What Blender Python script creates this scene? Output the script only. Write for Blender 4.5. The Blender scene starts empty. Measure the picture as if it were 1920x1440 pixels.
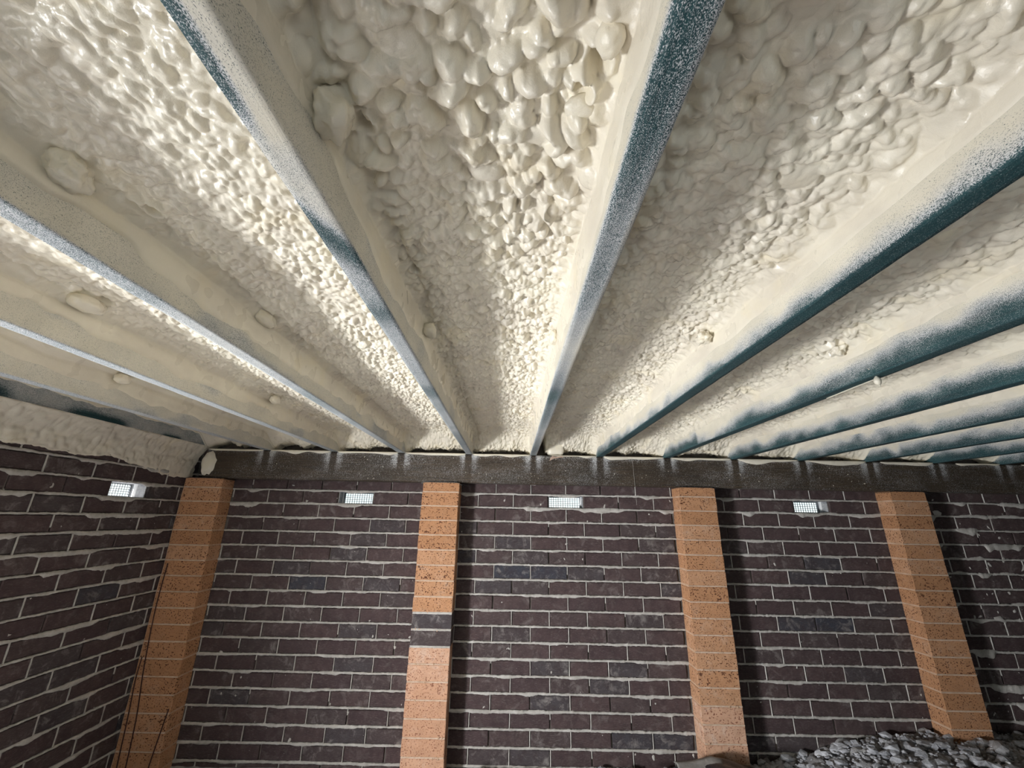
import bpy, bmesh, math, random
import numpy as np
from mathutils import Matrix, Vector
random.seed(7)
sc = bpy.context.scene
col = sc.collection

# ------------------------------------------------------------------ camera
RM = ((1.0, -0.005, 0.019), (-0.020, -0.311, 0.950), (0.001, -0.950, -0.311))
VPH = np.array([956., 973.]); VPV = np.array([1007., -1640.]); C0 = np.array([960., 720.])
FPX = math.sqrt(-float(np.dot(VPH - C0, VPV - C0)))
yd = np.array([VPH[0]-960, 720-VPH[1], -FPX]); yd /= np.linalg.norm(yd)
zd = np.array([VPV[0]-960, 720-VPV[1], -FPX]); zd /= np.linalg.norm(zd)
xd = np.cross(yd, zd)
cam_data = bpy.data.cameras.new('camera')
cam_data.sensor_width = 36.0
cam_data.lens = FPX/1920*36.0
cam_data.clip_start = 0.02
cam = bpy.data.objects.new('camera', cam_data)
cam.matrix_world = Matrix(((xd[0], xd[1], xd[2], 0), (yd[0], yd[1], yd[2], 0), (zd[0], zd[1], zd[2], 0), (0, 0, 0, 1)))
col.objects.link(cam)
sc.camera = cam

# ------------------------------------------------------------------ view, world, daylight and added fill
sc.view_settings.view_transform = 'Standard'
sc.view_settings.look = 'None'
sc.view_settings.gamma = 1.0
sc.view_settings.use_curve_mapping = False
sc.view_settings.exposure = 0.0
sc.cycles.use_denoising = True
sc.cycles.max_bounces = 8
sc.cycles.diffuse_bounces = 5
sc.cycles.glossy_bounces = 3
sc.cycles.sample_clamp_indirect = 6.0
sc.cycles.caustics_reflective = False
sc.cycles.caustics_refractive = False
w = bpy.data.worlds.new('world'); sc.world = w; w.use_nodes = True
nt = w.node_tree
bg = nt.nodes['Background']
grad = nt.nodes.new('ShaderNodeTexNoise'); grad.inputs['Scale'].default_value = 6.0
ramp = nt.nodes.new('ShaderNodeValToRGB')
ramp.color_ramp.elements[0].color = (0.62, 0.85, 0.95, 1); ramp.color_ramp.elements[0].position = 0.35
ramp.color_ramp.elements[1].color = (0.92, 0.96, 0.90, 1); ramp.color_ramp.elements[1].position = 0.65
nt.links.new(grad.outputs['Fac'], ramp.inputs['Fac']); nt.links.new(ramp.outputs['Color'], bg.inputs['Color'])
bg.inputs['Strength'].default_value = 1.5

def area(name, loc, target, sx, sy, power, color):
    l = bpy.data.lights.new(name, 'AREA'); l.shape = 'RECTANGLE'; l.size = sx; l.size_y = sy
    l.energy = power; l.color = color
    o = bpy.data.objects.new(name, l); o.location = loc
    d = Vector(target) - Vector(loc)
    o.rotation_euler = d.to_track_quat('-Z', 'Z').to_euler()
    col.objects.link(o); return o
hl = area('daylight_hatch', (-2.42, 0.35, -0.86), (0.7, 2.6, -0.55), 0.50, 0.42, 66.0, (0.97, 0.985, 1.0))
hl.data.spread = math.radians(110)
sun_l = bpy.data.lights.new('sun', 'SUN'); sun_l.energy = 120.0; sun_l.angle = 0.01; sun_l.color = (1.0, 0.97, 0.92)
sun_o = bpy.data.objects.new('sun', sun_l); sun_o.location = (-6, 0, 6)
sun_o.rotation_euler = Vector((1.28, 0.16, -1.0)).to_track_quat('-Z', 'Z').to_euler(); col.objects.link(sun_o)
area('fill_rear', (1.2, -2.3, -0.65), (0.6, 1.4, 0.2), 2.4, 0.9, 5.0, (0.93, 0.96, 1.0))  # added weak fill lamp behind the camera, lifts the shaded sides

# ------------------------------------------------------------------ dimensions (metres)
D = 2.9            # inner face of the back wall
PF = 2.78          # front face of piers and bearer
XL = -2.15         # inner face of the left wall
XR = 5.5
YR = -2.0
HJ = 0.409         # underside of the joists
JT = 0.62          # top of joists
CP = 0.0882        # brick course pitch
Z0 = 0.1598        # top bed line of course 0
BP = 0.2375        # brick pitch along a wall
JC = [-2.092, -1.640, -1.190, -0.736, -0.282, 0.149, 0.598, 1.048, 1.498, 1.950, 2.402, 2.852, 3.302, 3.752, 4.202, 4.652, 5.102]
JW = 0.045

# ------------------------------------------------------------------ noise helpers
def hsh(ix, iy, s):
    with np.errstate(over='ignore'):
        h = (ix.astype(np.int64).astype(np.uint32)*np.uint32(374761393) + iy.astype(np.int64).astype(np.uint32)*np.uint32(668265263) + np.uint32((s*2246822519) & 0xffffffff))
        h = (h ^ (h >> np.uint32(13)))*np.uint32(1274126177)
        h = (h ^ (h >> np.uint32(16)))*np.uint32(2654435761)
        h = h ^ (h >> np.uint32(15))
    return h.astype(np.float64)/4294967296.0
def vn(x, y, s):
    x = np.asarray(x, float); y = np.asarray(y, float)+0*x
    ix = np.floor(x); iy = np.floor(y); fx = x-ix; fy = y-iy
    fx = fx*fx*(3-2*fx); fy = fy*fy*(3-2*fy)
    a = hsh(ix, iy, s); b = hsh(ix+1, iy, s); c = hsh(ix, iy+1, s); d = hsh(ix+1, iy+1, s)
    return (a*(1-fx)+b*fx)*(1-fy)+(c*(1-fx)+d*fx)*fy
def fbm(x, y, s, o=3):
    r = 0; a = 0.5
    for k in range(o):
        r = r + a*vn(np.asarray(x)*2**k, np.asarray(y)*2**k, s+k*17); a *= 0.5
    return r/(1-0.5**o)
def bubbles(x, y, cell, s, r0=0.5, r1=0.85, st=1.0):
    px = x/cell; py = y/(cell*st)
    ix = np.floor(px); iy = np.floor(py)
    best = np.zeros_like(px)
    for dx in (-1, 0, 1):
        for dy in (-1, 0, 1):
            jx = ix+dx; jy = iy+dy
            cx = jx+hsh(jx, jy, s); cy = jy+hsh(jx, jy, s+1)
            r = r0+(r1-r0)*hsh(jx, jy, s+2)**1.5
            ex = px-cx; ey = py-cy
            an = hsh(jx, jy, s+3)*6.283
            u = ex*np.cos(an)+ey*np.sin(an); v = -ex*np.sin(an)+ey*np.cos(an)
            d2 = (u*0.82)**2+(v*1.25)**2
            hh = r*np.maximum(1-d2/(r*r), 0)**0.72*(0.7+0.6*hsh(jx, jy, s+4))
            best = np.maximum(best, hh)
    return best*cell
def sm(a, b, x):
    t = np.clip((np.asarray(x)-a)/(b-a), 0, 1); return t*t*(3-2*t)

# ------------------------------------------------------------------ object helpers
def tag(o, label=None, cat=None, group=None, kind=None):
    if label: o['label'] = label
    if cat: o['category'] = cat
    if group: o['group'] = group
    if kind: o['kind'] = kind
    return o
def link(name, me, parent=None, loc=None):
    o = bpy.data.objects.new(name, me); col.objects.link(o)
    if parent: o.parent = parent
    if loc is not None: o.location = loc
    return o
def mesh_from(name, V, F, mat, smooth=False):
    me = bpy.data.meshes.new(name)
    V = np.asarray(V, np.float32); F = np.asarray(F, np.int32)
    n = F.shape[1]
    me.vertices.add(len(V)); me.vertices.foreach_set('co', V.ravel())
    me.loops.add(F.size); me.loops.foreach_set('vertex_index', F.ravel())
    me.polygons.add(len(F)); me.polygons.foreach_set('loop_start', np.arange(0, F.size, n, dtype=np.int32))
    me.polygons.foreach_set('loop_total', np.full(len(F), n, np.int32))
    if smooth: me.polygons.foreach_set('use_smooth', np.ones(len(F), bool))
    me.update(calc_edges=True); me.validate()
    if mat: me.materials.append(mat)
    return me
def grid_faces(nr, nc, flip=False):
    i = np.arange(nr-1)[:, None]*nc+np.arange(nc-1)[None, :]
    i = i.ravel()
    f = np.stack([i, i+1, i+nc+1, i+nc], 1)
    return f[:, ::-1] if flip else f
def setattr_f(me, name, vals):
    a = me.attributes.new(name, 'FLOAT', 'POINT'); a.data.foreach_set('value', np.asarray(vals, np.float32).ravel())
class MB:
    def __init__(s): s.v = []; s.f = []
    def box(s, x0, x1, y0, y1, z0, z1):
        b = len(s.v)
        s.v += [(x0,y0,z0),(x1,y0,z0),(x1,y1,z0),(x0,y1,z0),(x0,y0,z1),(x1,y0,z1),(x1,y1,z1),(x0,y1,z1)]
        s.f += [(b,b+3,b+2,b+1),(b+4,b+5,b+6,b+7),(b,b+1,b+5,b+4),(b+1,b+2,b+6,b+5),(b+2,b+3,b+7,b+6),(b+3,b,b+4,b+7)]
        return s
    def add(s, V, F):
        b = len(s.v); s.v += [tuple(p) for p in V]; s.f += [tuple(i+b for i in f) for f in F]; return s
    def mesh(s, name, mat, smooth=False):
        me = bpy.data.meshes.new(name); me.from_pydata(s.v, [], s.f); me.update()
        if mat: me.materials.append(mat)
        if smooth: me.polygons.foreach_set('use_smooth', [True]*len(me.polygons))
        return me

# ------------------------------------------------------------------ materials
class NT:
    def __init__(s, name):
        s.m = bpy.data.materials.new(name); s.m.use_nodes = True; s.t = s.m.node_tree
        s.b = s.t.nodes['Principled BSDF']; s.tc = s.n('TexCoord')
    def n(s, t, **k):
        x = s.t.nodes.new('ShaderNode'+t)
        for a, v in k.items(): setattr(x, a, v)
        return x
    def l(s, a, b): s.t.links.new(a, b)
    def coords(s, scale=(1,1,1), rnd=False, which='Object'):
        mp = s.n('Mapping'); s.l(s.tc.outputs[which], mp.inputs['Vector']); mp.inputs['Scale'].default_value = scale
        if rnd:
            oi = s.n('ObjectInfo'); mu = s.n('VectorMath', operation='SCALE'); cb = s.n('CombineXYZ')
            for i in range(3): s.l(oi.outputs['Random'], cb.inputs[i])
            s.l(cb.outputs[0], mu.inputs[0]); mu.inputs['Scale'].default_value = 97.0
            s.l(mu.outputs[0], mp.inputs['Location'])
        return mp.outputs[0]
    def noise(s, scale, detail=3, rough=0.5, vec=None, dist=0.0):
        x = s.n('TexNoise'); x.inputs['Scale'].default_value = scale; x.inputs['Detail'].default_value = detail
        x.inputs['Roughness'].default_value = rough; x.inputs['Distortion'].default_value = dist
        s.l(vec if vec is not None else s.tc.outputs['Object'], x.inputs['Vector']); return x.outputs['Fac']
    def ramp(s, fac, stops, interp='LINEAR'):
        r = s.n('ValToRGB'); s.l(fac, r.inputs['Fac']); e = r.color_ramp.elements; r.color_ramp.interpolation = interp
        while len(e) < len(stops): e.new(0.5)
        for el, (p, c) in zip(e, stops):
            el.position = p; el.color = (c, c, c, 1) if not isinstance(c, tuple) else (*c, 1)
        return r.outputs['Color']
    def mix(s, fac, a, b, mode='MIX'):
        x = s.n('Mix', data_type='RGBA', blend_type=mode)
        for sock, v in ((x.inputs['Factor'], fac), (x.inputs[6], a), (x.inputs[7], b)):
            if isinstance(v, tuple): sock.default_value = (*v, 1)
            elif isinstance(v, (int, float)): sock.default_value = v
            else: s.l(v, sock)
        return x.outputs[2]
    def math(s, op, a, b=0.0, c=0.0, clamp=False):
        x = s.n('Math', operation=op, use_clamp=clamp)
        for i, v in enumerate((a, b, c)):
            if isinstance(v, (int, float)): x.inputs[i].default_value = v
            else: s.l(v, x.inputs[i])
        return x.outputs[0]
    def bump(s, h, strength=0.3, dist=0.002):
        x = s.n('Bump'); x.inputs['Strength'].default_value = strength; x.inputs['Distance'].default_value = dist
        s.l(h, x.inputs['Height']); s.l(x.outputs[0], s.b.inputs['Normal'])
    def base(s, c, rough=0.8, spec=0.5):
        if isinstance(c, tuple): s.b.inputs['Base Color'].default_value = (*c, 1)
        else: s.l(c, s.b.inputs['Base Color'])
        if isinstance(rough, (int, float)): s.b.inputs['Roughness'].default_value = rough
        else: s.l(rough, s.b.inputs['Roughness'])
        s.b.inputs['Specular IOR Level'].default_value = spec
        return s

FOAM_A = (0.81, 0.757, 0.635); FOAM_B = (0.70, 0.645, 0.545)
def m_foam():
    m = NT('spray_foam')
    c = m.ramp(m.noise(5, 4, 0.6), [(0.38, FOAM_B), (0.62, FOAM_A)])
    c = m.mix(m.ramp(m.noise(9, 3, 0.5), [(0.55, 0.0), (0.72, 0.35)]), c, (0.80, 0.70, 0.48))
    rg = m.ramp(m.noise(14, 2), [(0.35, 0.22), (0.65, 0.45)])
    m.base(c, rg, 0.6)
    h = m.math('ADD', m.math('MULTIPLY', m.noise(700, 2), 0.4), m.noise(160, 3))
    m.bump(h, 0.35, 0.0018)
    return m.m
def m_timber_cover(name, dark_a, dark_b, stretch, speck=520.0):
    """timber with a dusting of foam overspray: the 'cover' attribute says how dense the specks are"""
    m = NT(name)
    gv = m.coords(stretch)
    grain = m.noise(1.0, 5, 0.6, gv, 0.4)
    tim = m.ramp(grain, [(0.35, dark_a), (0.65, dark_b)])
    big = m.noise(3.0, 3, 0.5)
    tim = m.mix(m.ramp(big, [(0.4, 0.0), (0.7, 0.5)]), tim, tuple(0.55*x for x in dark_a))
    at = m.n('Attribute', attribute_name='cover')
    sp = m.noise(speck, 1.0, 0.5, m.coords((1.0, 0.5, 1.0)))
    sp2 = m.noise(speck*0.28, 2, 0.6, m.coords((1.0, 0.35, 1.0)))
    sp = m.math('ADD', m.math('MULTIPLY', sp, 0.80), m.math('MULTIPLY', sp2, 0.20))
    spn = m.math('MULTIPLY_ADD', sp, 2.6, -0.8)           # spread to about 0..1
    th = m.math('SUBTRACT', at.outputs['Fac'], spn)
    fac = m.math('MULTIPLY_ADD', th, 2.4, 0.5, True)
    foam = m.ramp(m.noise(8, 3), [(0.4, (0.66, 0.62, 0.52)), (0.65, (0.78, 0.73, 0.61))])
    dust = m.mix(m.ramp(at.outputs['Fac'], [(0.55, 0.0), (0.95, 1.0)]), (0.64, 0.65, 0.665), foam)
    c = m.mix(fac, tim, dust)
    m.base(c, 0.62, 0.35)
    m.bump(m.math('ADD', m.math('MULTIPLY', fac, 0.6), m.math('MULTIPLY', grain, 0.8)), 0.5, 0.0015)
    return m.m
def m_brick(name, stops, speck=None, smear=0.6, smear_col=(0.36, 0.33, 0.31), wire=0.5):
    m = NT(name)
    oi = m.n('ObjectInfo')
    c = m.ramp(oi.outputs['Random'], stops)
    if speck: c = m.mix(m.ramp(m.noise(20, 3), [(0.4, 0.0), (0.7, 0.35)]), c, tuple(0.75*x for x in stops[0][1]))
    v = m.coords((1, 1, 1), True)
    n1 = m.noise(22, 4, 0.65, v)
    c = m.mix(m.ramp(n1, [(0.35, 0.2 if speck else 0.55), (0.6, 0.0)]), c, tuple(0.6*x for x in stops[0][1]))
    vs = m.coords((60, 60, 420), True)
    wr = m.noise(1.0, 2, 0.5, vs, 0.5)
    c = m.mix(m.ramp(wr, [(0.55, 0.0), (0.8, 0.25)]), c, smear_col)
    if speck:
        sp = m.noise(120, 0.6, 0.5, m.coords((1, 1, 1.2), True))
        reg = m.noise(14, 2, 0.5, v)
        f = m.math('MULTIPLY', m.ramp(sp, [(0.60, 0.0), (0.65, 1.0)]), m.ramp(reg, [(0.30, 0.35), (0.56, 1.0)]))
        c = m.mix(f, c, speck)
    sf = m.math('MULTIPLY', m.ramp(m.noise(16, 5, 0.7, v, 0.6), [(0.53, 0.0), (0.74, smear)]), m.ramp(oi.outputs['Random'], [(0.2, 0.2), (0.9, 1.0)]))
    c = m.mix(sf, c, smear_col)
    m.base(c, 0.85, 0.3)
    m.bump(m.math('ADD', m.noise(260, 3, 0.6, v), m.math('MULTIPLY', wr, wire)), 0.55, 0.0025)
    return m.m
def m_simple(name, a, b, scale, rough=0.85, bs=180, bstr=0.5, bd=0.002, spec=0.3):
    m = NT(name)
    m.base(m.ramp(m.noise(scale, 5, 0.65), [(0.35, a), (0.65, b)]), rough, spec)
    m.bump(m.noise(bs, 4, 0.65), bstr, bd)
    return m.m

M_foam = m_foam()
M_joist = m_timber_cover('treated_timber', (0.011, 0.043, 0.052), (0.030, 0.093, 0.101), (300, 4, 110), 1150.0)
M_bearer = m_timber_cover('dark_timber', (0.026, 0.019, 0.013), (0.075, 0.052, 0.032), (5, 260, 160), 420.0)
M_brick = m_brick('dark_brick', [(0.0, (0.062, 0.040, 0.042)), (0.45, (0.078, 0.050, 0.050)), (0.80, (0.070, 0.052, 0.052)), (0.955, (0.062, 0.052, 0.056)), (1.0, (0.040, 0.042, 0.056))])
M_tan = m_brick('orange_brick', [(0.0, (0.43, 0.215, 0.105)), (0.5, (0.50, 0.255, 0.13)), (1.0, (0.54, 0.30, 0.17))], (0.10, 0.034, 0.016), 0.5, (0.60, 0.43, 0.32), 0.2)
M_tan2 = m_brick('pale_orange_brick', [(0.0, (0.53, 0.29, 0.175)), (0.5, (0.60, 0.345, 0.22)), (1.0, (0.63, 0.39, 0.27))], (0.22, 0.085, 0.05), 0.8, (0.68, 0.54, 0.45), 0.2)
M_mortar = m_simple('mortar', (0.40, 0.375, 0.345), (0.58, 0.555, 0.52), 24, 0.95, 240, 0.9, 0.003)
M_mortar_dark = m_simple('recessed_mortar', (0.12, 0.10, 0.09), (0.22, 0.19, 0.17), 18, 0.95)
M_tan_mortar = m_simple('pale_orange_mortar', (0.46, 0.29, 0.18), (0.56, 0.38, 0.27), 24, 0.95, 240, 0.6)
M_tan_joint = m_simple('pale_joint', (0.54, 0.38, 0.27), (0.68, 0.53, 0.42), 30, 0.95, 240, 0.8, 0.003)
M_clod = m_simple('clod', (0.30, 0.305, 0.33), (0.66, 0.665, 0.70), 14, 0.95, 140, 1.0, 0.005)
M_soil = m_simple('dusty_rubble', (0.24, 0.235, 0.24), (0.50, 0.49, 0.495), 9, 0.95, 120, 1.0, 0.006)
M_slab = m_simple('deck_board', (0.20, 0.15, 0.10), (0.30, 0.23, 0.15), 3)
M_black = m_simple('black_plastic', (0.012, 0.013, 0.016), (0.03, 0.032, 0.038), 20, 0.35, 60, 0.6, 0.004, 0.5)
M_metal = m_simple('dull_metal', (0.10, 0.11, 0.11), (0.20, 0.20, 0.19), 20, 0.5)
M_white = m_simple('pale_render', (0.62, 0.64, 0.66), (0.80, 0.80, 0.80), 30, 0.8)
M_reveal = m_simple('dusty_reveal', (0.20, 0.205, 0.22), (0.42, 0.42, 0.43), 40, 0.8)
M_vent = m_simple('vent_plastic', (0.10, 0.115, 0.13), (0.20, 0.21, 0.22), 40, 0.5)
M_leaf = m_simple('torn_paper', (0.42, 0.28, 0.22), (0.55, 0.42, 0.34), 40, 0.8)
M_cable = m_simple('dark_cable', (0.035, 0.012, 0.010), (0.06, 0.02, 0.018), 40, 0.6)
M_flap = m_simple('grey_cloth', (0.20, 0.19, 0.18), (0.33, 0.32, 0.30), 14, 0.9, 60, 0.6, 0.004)
M_red = m_simple('red_brick', (0.30, 0.14, 0.10), (0.42, 0.22, 0.17), 30)
M_chip = m_simple('white_chip', (0.75, 0.77, 0.80), (0.9, 0.9, 0.9), 30)

# ------------------------------------------------------------------ walls
VENTS_BACK = [(-1.166, -0.9285), (0.259, 0.4965), (1.9215, 2.159)]
VENT_LEFT = (2.291, 2.5285)
PIERS = [(-2.135, -1.885), (-0.575, -0.335), (1.100, 1.340), (2.490, 2.722)]
ZTOP = 0.62; ZBOT = -1.75
zt0, zb0 = Z0-0.006, Z0-CP+0.006
mb = MB()
y0, y1 = D+0.010, D+0.115
mb.box(XL-0.12, XR, y0, y1, zt0, ZTOP); mb.box(XL-0.12, XR, y0, y1, ZBOT, zb0)
xs = [XL-0.12]+[v for a, b in VENTS_BACK for v in (a+0.005, b-0.005)]+[XR]
for i in range(0, len(xs), 2): mb.box(xs[i], xs[i+1], y0, y1, zb0, zt0)
wall_back = link('wall_back', mb.mesh('wall_back', M_mortar_dark)); tag(wall_back, 'dark brown brick back wall with thick uneven pale mortar beds', kind='structure')
mb = MB()
x0, x1 = XL-0.115, XL-0.010
HY = (-0.05, 0.80); HZ = (-1.22, -0.45)
mb.box(x0, x1, YR, HY[0], ZBOT, ZTOP); mb.box(x0, x1, HY[0], HY[1], ZBOT, HZ[0]); mb.box(x0, x1, HY[0], HY[1], HZ[1], ZTOP)
mb.box(x0, x1, HY[1], VENT_LEFT[0]+0.005, ZBOT, ZTOP)
mb.box(x0, x1, VENT_LEFT[0]+0.005, VENT_LEFT[1]-0.005, ZBOT, zb0); mb.box(x0, x1, VENT_LEFT[0]+0.005, VENT_LEFT[1]-0.005, zt0, ZTOP)
mb.box(x0, x1, VENT_LEFT[1]-0.005, D+0.01, ZBOT, ZTOP)
wall_left = link('wall_left', mb.mesh('wall_left', M_mortar_dark)); tag(wall_left, 'dark brown brick side wall in deep shade at the left', kind='structure')
mb = MB(); mb.box(XR, XR+0.11, YR, D+0.11, ZBOT, ZTOP)
tag(link('wall_right', mb.mesh('wall_right', M_brick)), kind='structure')
mb = MB(); mb.box(XL-0.12, 0.0, YR-0.11, YR, ZBOT, ZTOP); mb.box(2.4, XR+0.11, YR-0.11, YR, ZBOT, ZTOP); mb.box(0.0, 2.4, YR-0.11, YR, ZBOT, -1.05); mb.box(0.0, 2.4, YR-0.11, YR, -0.05, ZTOP)  # unseen wall; its opening is added to let the rear fill lamp in
tag(link('wall_rear', mb.mesh('wall_rear', M_brick)), kind='structure')
mb = MB(); mb.box(XL-0.12, XR+0.11, YR-0.11, D+0.115, ZTOP+0.001, ZTOP+0.03)
tag(link('ceiling', mb.mesh('ceiling', M_slab)), kind='structure')

# bricks: a few shared shapes with a chamfered, slightly uneven face (x along, -y outwards, z up; origin at the face centre)
def brick_shape(L, H, T, seed, ribs=False):
    r = random.Random(seed)
    nx, nz = 5, 3
    V = []; F = []
    j = lambda a: r.uniform(-a, a)
    for k in range(nz):
        for i in range(nx):
            u = -1+2*i/(nx-1); v = -1+2*k/(nz-1)
            edge = (i in (0, nx-1)) or (k in (0, nz-1))
            V.append((u*(L/2-0.0035)+j(0.0008), j(0.0009)-(0.0 if edge else 0.0008), v*(H/2-0.0035)+j(0.0008)))
    F += [tuple(a) for a in grid_faces(nz, nx)]
    ring = [i for i in range(nx)]+[nx*k+nx-1 for k in range(1, nz)]+[nx*(nz-1)+i for i in range(nx-2, -1, -1)]+[nx*k for k in range(nz-2, 0, -1)]
    b = len(V)
    for q in ring:
        x, y, z = V[q]; V.append((max(-L/2, min(L/2, x*(L/2)/(L/2-0.0035)))+j(0.0006), 0.0035+abs(j(0.0008)), max(-H/2, min(H/2, z*(H/2)/(H/2-0.0035)))+j(0.0006)))
    n = len(ring)
    for i in range(n): F.append((ring[i], b+i, b+(i+1) % n, ring[(i+1) % n]))
    c = len(V)
    for q in range(n):
        x, y, z = V[b+q]; V.append((x, T, z))
    for i in range(n): F.append((b+i, c+i, c+(i+1) % n, b+(i+1) % n))
    F.append(tuple(c+i for i in range(n)))
    return V, F
def shape_mesh(name, VF, mat):
    me = bpy.data.meshes.new(name); me.from_pydata(VF[0], [], VF[1]); me.update(); me.materials.append(mat); return me
SH = [brick_shape(0.2295, 0.0735, 0.09, s) for s in range(9)]
SHM = [shape_mesh('brick', s, M_brick) for s in SH]
_half = {}
def half_mesh(L, mat):
    k = (round(L, 3), mat.name)
    if k not in _half: _half[k] = shape_mesh('brick', brick_shape(L, 0.0735, 0.09, len(_half)+50), mat)
    return _half[k]
rb = random.Random(3)
cand = []
for r in range(-3, 19):
    ph = 0.0215 if r % 2 == 0 else 0.14025
    zc = Z0-CP*(r+0.5)
    i0 = math.floor((XL-ph)/BP)
    for i in range(i0, 32):
        a = ph+i*BP; b = a+BP
        a = max(a, XL); b = min(b, XR)
        if b-a < 0.04: continue
        if r == 0 and any(abs(a-v[0]) < 0.02 for v in VENTS_BACK): continue
        if r >= 0 and any(a > p[0]-0.04 and b < p[1]+0.04 for p in PIERS): continue
        vis = r >= -1 and r <= 16 and b < 3.25
        cand.append((vis, r, a, b, zc))
cand_v = sorted([c for c in cand if c[0]], key=lambda c: -c[1]+0.02*abs(c[2]))
singles = cand_v[:296]; rest = cand_v[296:]+[c for c in cand if not c[0]]
def place(parent, a, b, zc, wall, mat=None):
    L = b-a-0.008
    me = random.choice(SHM) if abs(L-0.2295) < 0.004 else half_mesh(L, M_brick)
    o = link('brick', me, parent)
    if wall == 'back': o.location = ((a+b)/2+rb.uniform(-.0015, .0015), D+rb.uniform(-.0022, .0022), zc+rb.uniform(-.0012, .0012)); o.rotation_euler = (rb.uniform(-.008, .008), rb.uniform(-.006, .006), rb.uniform(-.006, .006))
    else: o.location = (XL-rb.uniform(-.0022, .0022), (a+b)/2, zc+rb.uniform(-.0012, .0012)); o.rotation_euler = (rb.uniform(-.006, .006), 0, math.pi/2+rb.uniform(-.006, .006))
    if rb.random() < 0.5 and wall == 'back': pass
    return o
for _, r, a, b, zc in singles: place(wall_back, a, b, zc, 'back')
def join_bricks(name, lst, parent, wall):
    V = []; F = []
    for _, r, a, b, zc in lst:
        L = b-a-0.008
        vv, ff = SH[rb.randrange(9)]
        s = L/0.2295; o = len(V); cx = (a+b)/2; dy = rb.uniform(-.002, .002)
        for x, y, z in vv:
            if wall == 'back': V.append((cx+x*s, D+dy+y, zc+z))
            else: V.append((XL-dy-y, cx+x*s, zc+z))
        F += [tuple(o+q for q in f) for f in ff]
    me = bpy.data.meshes.new(name); me.from_pydata(V, [], F); me.update(); me.materials.append(M_brick)
    return tag(link(name, me, parent), kind='stuff')
join_bricks('brick_field', rest, wall_back, 'back')
candl = []
for r in range(-3, 19):
    ph = 2.291 if r % 2 == 0 else 2.172
    zc = Z0-CP*(r+0.5)
    for i in range(-19, 4):
        a = ph+i*BP; b = min(a+BP, D-0.005)
        if b-a < 0.04 or a < YR: continue
        if r == 0 and abs(a-VENT_LEFT[0]) < 0.02: continue
        if b > HY[0] and a < HY[1] and zc+0.04 > HZ[0] and zc-0.04 < HZ[1]: continue
        candl.append((r >= -2 and a > 1.35, r, a, b, zc))
for c in candl:
    if c[0]: place(wall_left, c[2], c[3], c[4], 'left')
join_bricks('brick_field', [c for c in candl if not c[0]], wall_left, 'left')

# mortar beds: ragged strips squeezed out over the brick edges
def strip(a, b, zc, half, rough, seed, blob, step, vertical=False, proud=0.002):
    n = max(2, int((b-a)/step)+1)
    t = np.linspace(a, b, n)
    jag = lambda f, s: (fbm(t*f, seed*1.37+s, 11+s, 3)-0.5)*2
    up = half+rough*(0.8*jag(38, 1)+0.8*jag(110, 6)); dn = half+rough*(0.8*jag(34, 2)+0.8*jag(100, 7))
    if blob > 0:
        m = sm(0.60, 0.80, vn(t*7.5, seed*3.1+0.5, 31))
        dn = dn+m*blob*(0.5+0.9*vn(t*26, seed+0.3, 37))
        m2 = sm(0.68, 0.85, vn(t*6.5, seed*2.3+9.5, 41))
        up = up+m2*blob*0.45*vn(t*24, seed+7.3, 43)
    up = np.maximum(up, 0.0012); dn = np.maximum(dn, 0.0012)
    pr = proud+0.0022*np.abs(jag(45, 4))+0.10*(up+dn-2*half).clip(0)
    c = zc+0.0014*jag(5, 5)
    z = np.stack([c+up, c+up*0.75, c-dn*0.7, c-dn], 1)
    y = np.stack([0.004+0*pr, -pr, -pr*1.25, 0.003+0*pr], 1)
    return t, z, y
def wall_mortar(name, parent, wall, a, b, rows, perps, skip, blob_fn, seed, bed=0.0060):
    Vs = []; Fs = []; off = 0
    def put(T, Z, Y, vertical):
        nonlocal off
        n = Z.shape[0]
        TT = np.repeat(T[:, None], 4, 1)
        al, up = (TT, Z) if not vertical else (Z, TT)
        if wall == 'back': P = np.stack([al, D+Y, up], 2)
        else: P = np.stack([XL-Y, al, up], 2)
        f = grid_faces(n, 4, flip=(not vertical)) if wall == 'back' else grid_faces(n, 4, flip=(not vertical))
        Vs.append(P.reshape(-1, 3)); Fs.append(f+off); off += n*4
    for r in rows:
        zc = Z0-CP*r
        for (p, q) in skip(r, a, b):
            # break the bed here and there where mortar has fallen out
            T, Z, Y = strip(p, q, zc, bed, 0.0034, seed+r*1.0, blob_fn(r), 0.0055)
            put(T, Z, Y, False)
    for (r, x) in perps:
        k = random.random()
        z0_, z1_ = Z0-CP*(r+1)+0.003, Z0-CP*r-0.003
        if k < 0.10: continue
        if k < 0.28: z0_ = z1_-random.uniform(0.02, 0.06)
        T, Z, Y = strip(z0_, z1_, x, 0.0030, 0.0012, seed+r*3.3+x*17, 0.0, 0.008, True, 0.0012)
        put(T, Z, Y, True)
    me = mesh_from(name, np.concatenate(Vs), np.concatenate(Fs), M_mortar, True)
    return tag(link(name, me, parent), 'pale grey-brown mortar squeezed from the joints', kind='stuff')
def skip_back(r, a, b):
    cuts = []
    if r >= 0:
        cuts += [(p[0]+0.002, p[1]-0.002) for p in PIERS]
    segs = []; cur = a
    for p, q in sorted(cuts):
        segs.append((cur, p)); cur = q
    segs.append((cur, b))
    return [s for s in segs if s[1]-s[0] > 0.02]
perps = [(c[1], c[2]) for c in cand if c[2] > XL+0.02 and c[2] < 3.6 and c[1] >= -1 and not (c[1] == 0 and any(abs(c[2]-v) < 0.02 for vv in VENTS_BACK for v in vv))]
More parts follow.
